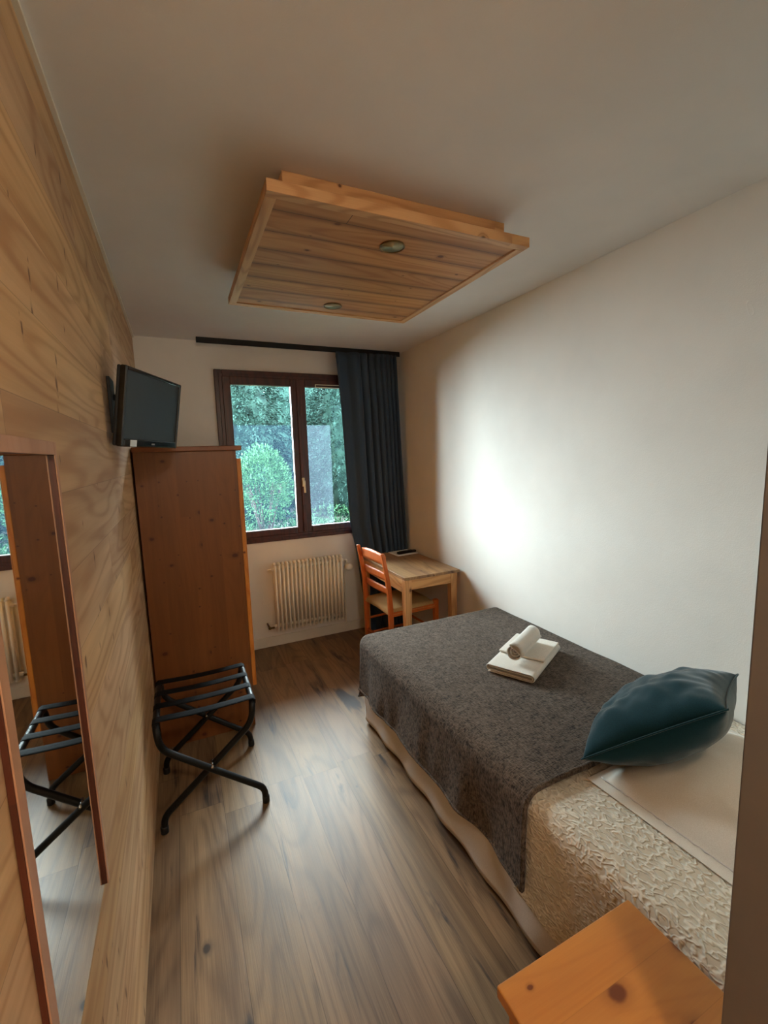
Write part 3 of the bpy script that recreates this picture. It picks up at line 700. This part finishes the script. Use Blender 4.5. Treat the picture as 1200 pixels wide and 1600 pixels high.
# ------------------------------------------------------------------ chair
ch = thing('chair', (1.325, 3.055, 0), 'orange ladder-back chair with rush seat pushed under the desk', 'chair', rz=.06)
CW = .205
for s in (-1, 1):
    y = s*CW
    pts = [(.02, y, 0), (.012, y, .22), (.01, y, .46), (.0, y, .62), (-.02, y, .76), (-.045, y, .895)]
    bm = bmesh.new(); rings = []
    for (x, yy, z), w_ in zip(pts, (.030, .034, .036, .034, .031, .027)):
        rings.append([bm.verts.new((x+a_*w_/2, yy+c_*w_*.85/2, z)) for a_, c_ in ((-1, -1), (1, -1), (1, 1), (-1, 1))])
    for A, C in zip(rings, rings[1:]):
        for k in range(4): bm.faces.new((A[k], A[(k+1) % 4], C[(k+1) % 4], C[k]))
    bm.faces.new(rings[0][::-1]); bm.faces.new(rings[-1])
    obj('rear_post', bm, M['chair'], ch, bevel=.005)
    obj('front_leg', taper_leg(.415, s*(CW+.0), .030, .038, 0, .472), M['chair'], ch, bevel=.005)
    obj('seat_rail', B((.03, .40, y-.011, y+.011, .405, .44)), M['chair'], ch, bevel=.003)
    for z in (.14, .27): obj('stretcher', T([(.012, y, z), (.415, y, z)], .0095, 10), M['chair'], ch, smooth=True)
for z in (.16,): obj('stretcher', T([(.415, -CW, z+.06), (.415, CW, z+.06)], .0095, 10), M['chair'], ch, smooth=True)
obj('stretcher', T([(.012, -CW, .18), (.012, CW, .18)], .0095, 10), M['chair'], ch, smooth=True)
obj('seat_rail', B((.397, .419, -CW+.018, CW-.018, .405, .44)), M['chair'], ch, bevel=.003)
def slat(zc, h, arch, x):
    def fn(s, t):
        y = -CW+.012+(2*CW-.024)*s; e = 1-(2*s-1)**2
        zlo = zc-h/2+arch*.4*e; zhi = zc+h/2+arch*e
        return (x-.018*e, y, zlo+(zhi-zlo)*t)
    return grid(fn, 16, 4)
for zc, h, ar, x in ((.835, .07, .022, -.030), (.705, .05, .012, -.010), (.595, .045, .010, .002)):
    obj('slat', slat(zc, h, ar, x+.008), M['chair'], ch, smooth=True, solid=.014)
def rush(s, t):   # four triangles of woven rush meeting at the middle
    X = -1+2*s; Y = -1+2*t; rr = max(abs(X), abs(Y))
    z = .452+.020*(1-rr**4)+.010*(abs(abs(X)-abs(Y)))*rr - (.030*max(0, rr-.9)/.1)
    hw = CW+.012
    return (.205+.212*X, hw*Y, z)
obj('seat', grid(rush, 40, 40), M['rush'], ch, smooth=True, solid=.03)

# ------------------------------------------------------------------ bedside table
ns = thing('nightstand', (0, 0, 0), 'small varnished pine bedside table in front of the bed', 'bedside table')
obj('top', B((.492, .880, .318, .600, .522, .55)), M['night'], ns, bevel=.004)
for x in (.512, .846): obj('side_panel', B((x, x+.018, .330, .585, .0, .522)), M['wardrobe_y'], ns, bevel=.001)
obj('back_panel', B((.53, .846, .330, .338, .03, .522)), M['wardrobe'], ns)
obj('shelf', B((.53, .846, .338, .575, .20, .218)), M['night'], ns)
obj('bottom_board', B((.53, .846, .338, .575, .03, .048)), M['night'], ns)
dw = obj('drawer', B((.532, .844, .345, .588, .385, .515)), M['wardrobe'], ns, bevel=.002)
obj('knob', lathe([(.006, .587), (.007, .6), (.014, .605), (.014, .612), (.006, .618)], 18, 'Y', (.688, 0, .45)), M['night'], dw, smooth=True)

# ------------------------------------------------------------------ reading light on the head wall (behind the corner)
rl = thing('reading_light', (1.42, .301, 1.30), 'small bronze reading light on the wall above the bed head', 'wall lamp')
obj('wall_plate', lathe([(.03, .0), (.035, .002), (.035, .012), (.02, .018)], 24, 'Y'), M['brass'], rl, smooth=True)
obj('arm', T([(0, .01, 0), (0, .07, 0)], .007), M['brass'], rl, smooth=True)
obj('lamp_shade', lathe([(.015, .05), (.025, .045), (.045, -.05), (.043, -.05), (.022, .040), (.001, .042)], 32, at=(0, .09, 0)), M['brass'], rl, smooth=True)
m, nt, b = newmat('reading_bulb'); b.inputs['Emission Color'].default_value = (1, .70, .42, 1); b.inputs['Emission Strength'].default_value = READ_LAMP
obj('bulb', lathe([(.001, -.025), (.014, -.018), (.018, 0), (.012, .02), (.008, .038)], 20, at=(0, .09, 0)), m, rl, smooth=True)

# ------------------------------------------------------------------ added warm fill lamp in the entry (unseen, behind the camera)
hl = thing('entry_fill_light', (.24, -.75, 2.5), 'added opal ceiling fill light, unseen in the entry passage', 'ceiling light')
obj('base', lathe([(.12, -.001), (.13, -.004), (.13, -.02), (.12, -.022)], 32), M['white'], hl, smooth=True)
m, nt, b = newmat('opal_fill_glass'); b.inputs['Base Color'].default_value = (.9, .85, .75, 1)
b.inputs['Emission Color'].default_value = (1, .88, .70, 1); b.inputs['Emission Strength'].default_value = HALL_FILL
obj('glass_dome', lathe([(.118, -.0225), (.115, -.05), (.09, -.075), (.05, -.088), (.002, -.092)], 32), m, hl, smooth=True)

# ------------------------------------------------------------------ garden
def gz(x, y): return -.25+max(0, min(1, (y-4.3)/3.2))*.72+.05*NZ(x*1.3, y*1.3)
tag(obj('ground', grid(lambda s, t: (-9+18*s, YB+.4+9*t, gz(-9+18*s, YB+.4+9*t)), 60, 40), M['soil'], smooth=True), kind='structure')
tag(obj('bounce_slab', B((-9, .1, YB+.1, YB+9, -.3, -.1), (.1, 9, YB+.1, 5.6, -.3, -.1)), M['bounce']), kind='structure')  # added slab out of view, bounces sky light up to the ceiling
def leaf(bm, p, d, up, L, w_):
    d = d.normalized(); sd = d.cross(up)
    if sd.length < 1e-3: sd = Vector((1, 0, 0))
    sd.normalize(); nn2 = sd.cross(d)
    a_ = bm.verts.new(p); m1 = bm.verts.new(p+d*L*.5+sd*w_/2+nn2*w_*.2); m2 = bm.verts.new(p+d*L*.5-sd*w_/2+nn2*w_*.2); c_ = bm.verts.new(p+d*L-nn2*w_*.25)
    bm.faces.new((a_, m1, c_)); bm.faces.new((a_, c_, m2))
def rv(): 
    while True:
        v = Vector((random.uniform(-1, 1), random.uniform(-1, 1), random.uniform(-1, 1)))
        if .05 < v.length < 1: return v.normalized()
# rounded leafy bush
bs = thing('leafy_bush', (1.17, 6.9, .28), 'rounded light green leafy bush seen through the left window pane', 'bush')
bm = bmesh.new()
for i in range(5200):
    v = rv(); rr = random.uniform(.62, 1.0)*(1+.13*NZ(v.x*2.4, v.y*2.4, v.z*2.4))
    p = Vector((v.x*.44*rr, v.y*.40*rr, .92+v.z*.60*rr))
    if v.z < -.5 and random.random() < .6: continue
    leaf(bm, p, v+rv()*.8+Vector((0, 0, .5)), rv(), random.uniform(.035, .06), random.uniform(.018, .03))
obj('foliage', bm, M['bushleaf'], bs)
bm = bmesh.new()
for i in range(14):
    a_ = random.uniform(0, 6.28); tube(bm, fillet([(.04*math.cos(a_), .04*math.sin(a_), -.05), (.12*math.cos(a_), .12*math.sin(a_), .35), (.30*math.cos(a_), .30*math.sin(a_), .95)], .1), .007, 6)
obj('stems', bm, M['bark'], bs, smooth=True)
# conifers of the hedge
def conifer_mesh():
    bm = bmesh.new()
    for i in range(2200):
        h = random.random()**.8; a_ = random.uniform(0, 6.283); base = (1-h**2.2)*.62+.35
        rr = base*random.uniform(.55, 1.0)*(1+.25*NZ(math.cos(a_)*2, math.sin(a_)*2, h*5))
        p = Vector((rr*math.cos(a_), rr*math.sin(a_), .1+h*3.6)); out = Vector((math.cos(a_), math.sin(a_), -.25))
        L_ = random.uniform(.16, .3)
        ax_ = (out+rv()*.35).normalized()
        for k in range(7):
            q_ = p+ax_*L_*k/7-Vector((0, 0, .02*k*k/7))
            leaf(bm, q_, ax_+rv()*.7, rv(), .10*(1-k/12), .028)
    return bm
first = None
spots = [(1.0, 8.5), (3.2, 8.5), (5.4, 8.6), (.45, 10.8), (2.68, 10.7), (4.85, 10.7), (7.0, 10.8)]
lbl = ['dark conifer directly behind the leafy bush, seen through the left pane', 'dark conifer outside behind the right window pane', 'dark conifer outside hidden behind the slate curtain',
       'dark conifer at the left end of the rear hedge row', 'dark conifer of the rear hedge row behind the window mullion', 'dark conifer of the rear hedge row beside the curtain edge', 'dark conifer at the far right end of the rear hedge row']
for i, (x, y) in enumerate(spots):
    if first is None:
        first = thing('hedge_conifer', (x, y, .2), lbl[0], 'tree', 'conifers of the garden hedge')
        kids = [obj('crown', conifer_mesh(), M['conifer'], first),
                obj('inner_twigs', lathe([(.05, .0), (.75, .15), (.72, 1.2), (.62, 2.4), (.35, 3.4), (.01, 3.6)], 14), M['conifer'], first, smooth=True),
                obj('trunk', T([(0, 0, -.3), (0, 0, 3.4)], [.09, .03]), M['bark'], first)]
    else:
        c = first.copy(); COL.objects.link(c); c.location = (x, y, .2); c.rotation_euler = (0, 0, i*2.1); c.scale = (1.0, 1.0, .95) if y < 9 else (1.12, 1.12, 1.22); c['label'] = lbl[i]
        for k_ in kids:
            d_ = k_.copy(); COL.objects.link(d_); d_.parent = c
# ground cover
bm = bmesh.new()
for i in range(9000):
    y = random.uniform(5.7, 7.4); x = random.uniform(.45, 4.8); z = gz(x, y)+random.random()*.22*(1+NZ(x*2, y*2))
    leaf(bm, Vector((x, y, z)), rv()+Vector((0, -.3, .9)), rv(), random.uniform(.05, .11), random.uniform(.02, .035))
tag(obj('ground_cover', bm, M['cover']), 'low green plants and grass below the garden bush', 'ground cover', kind='stuff')
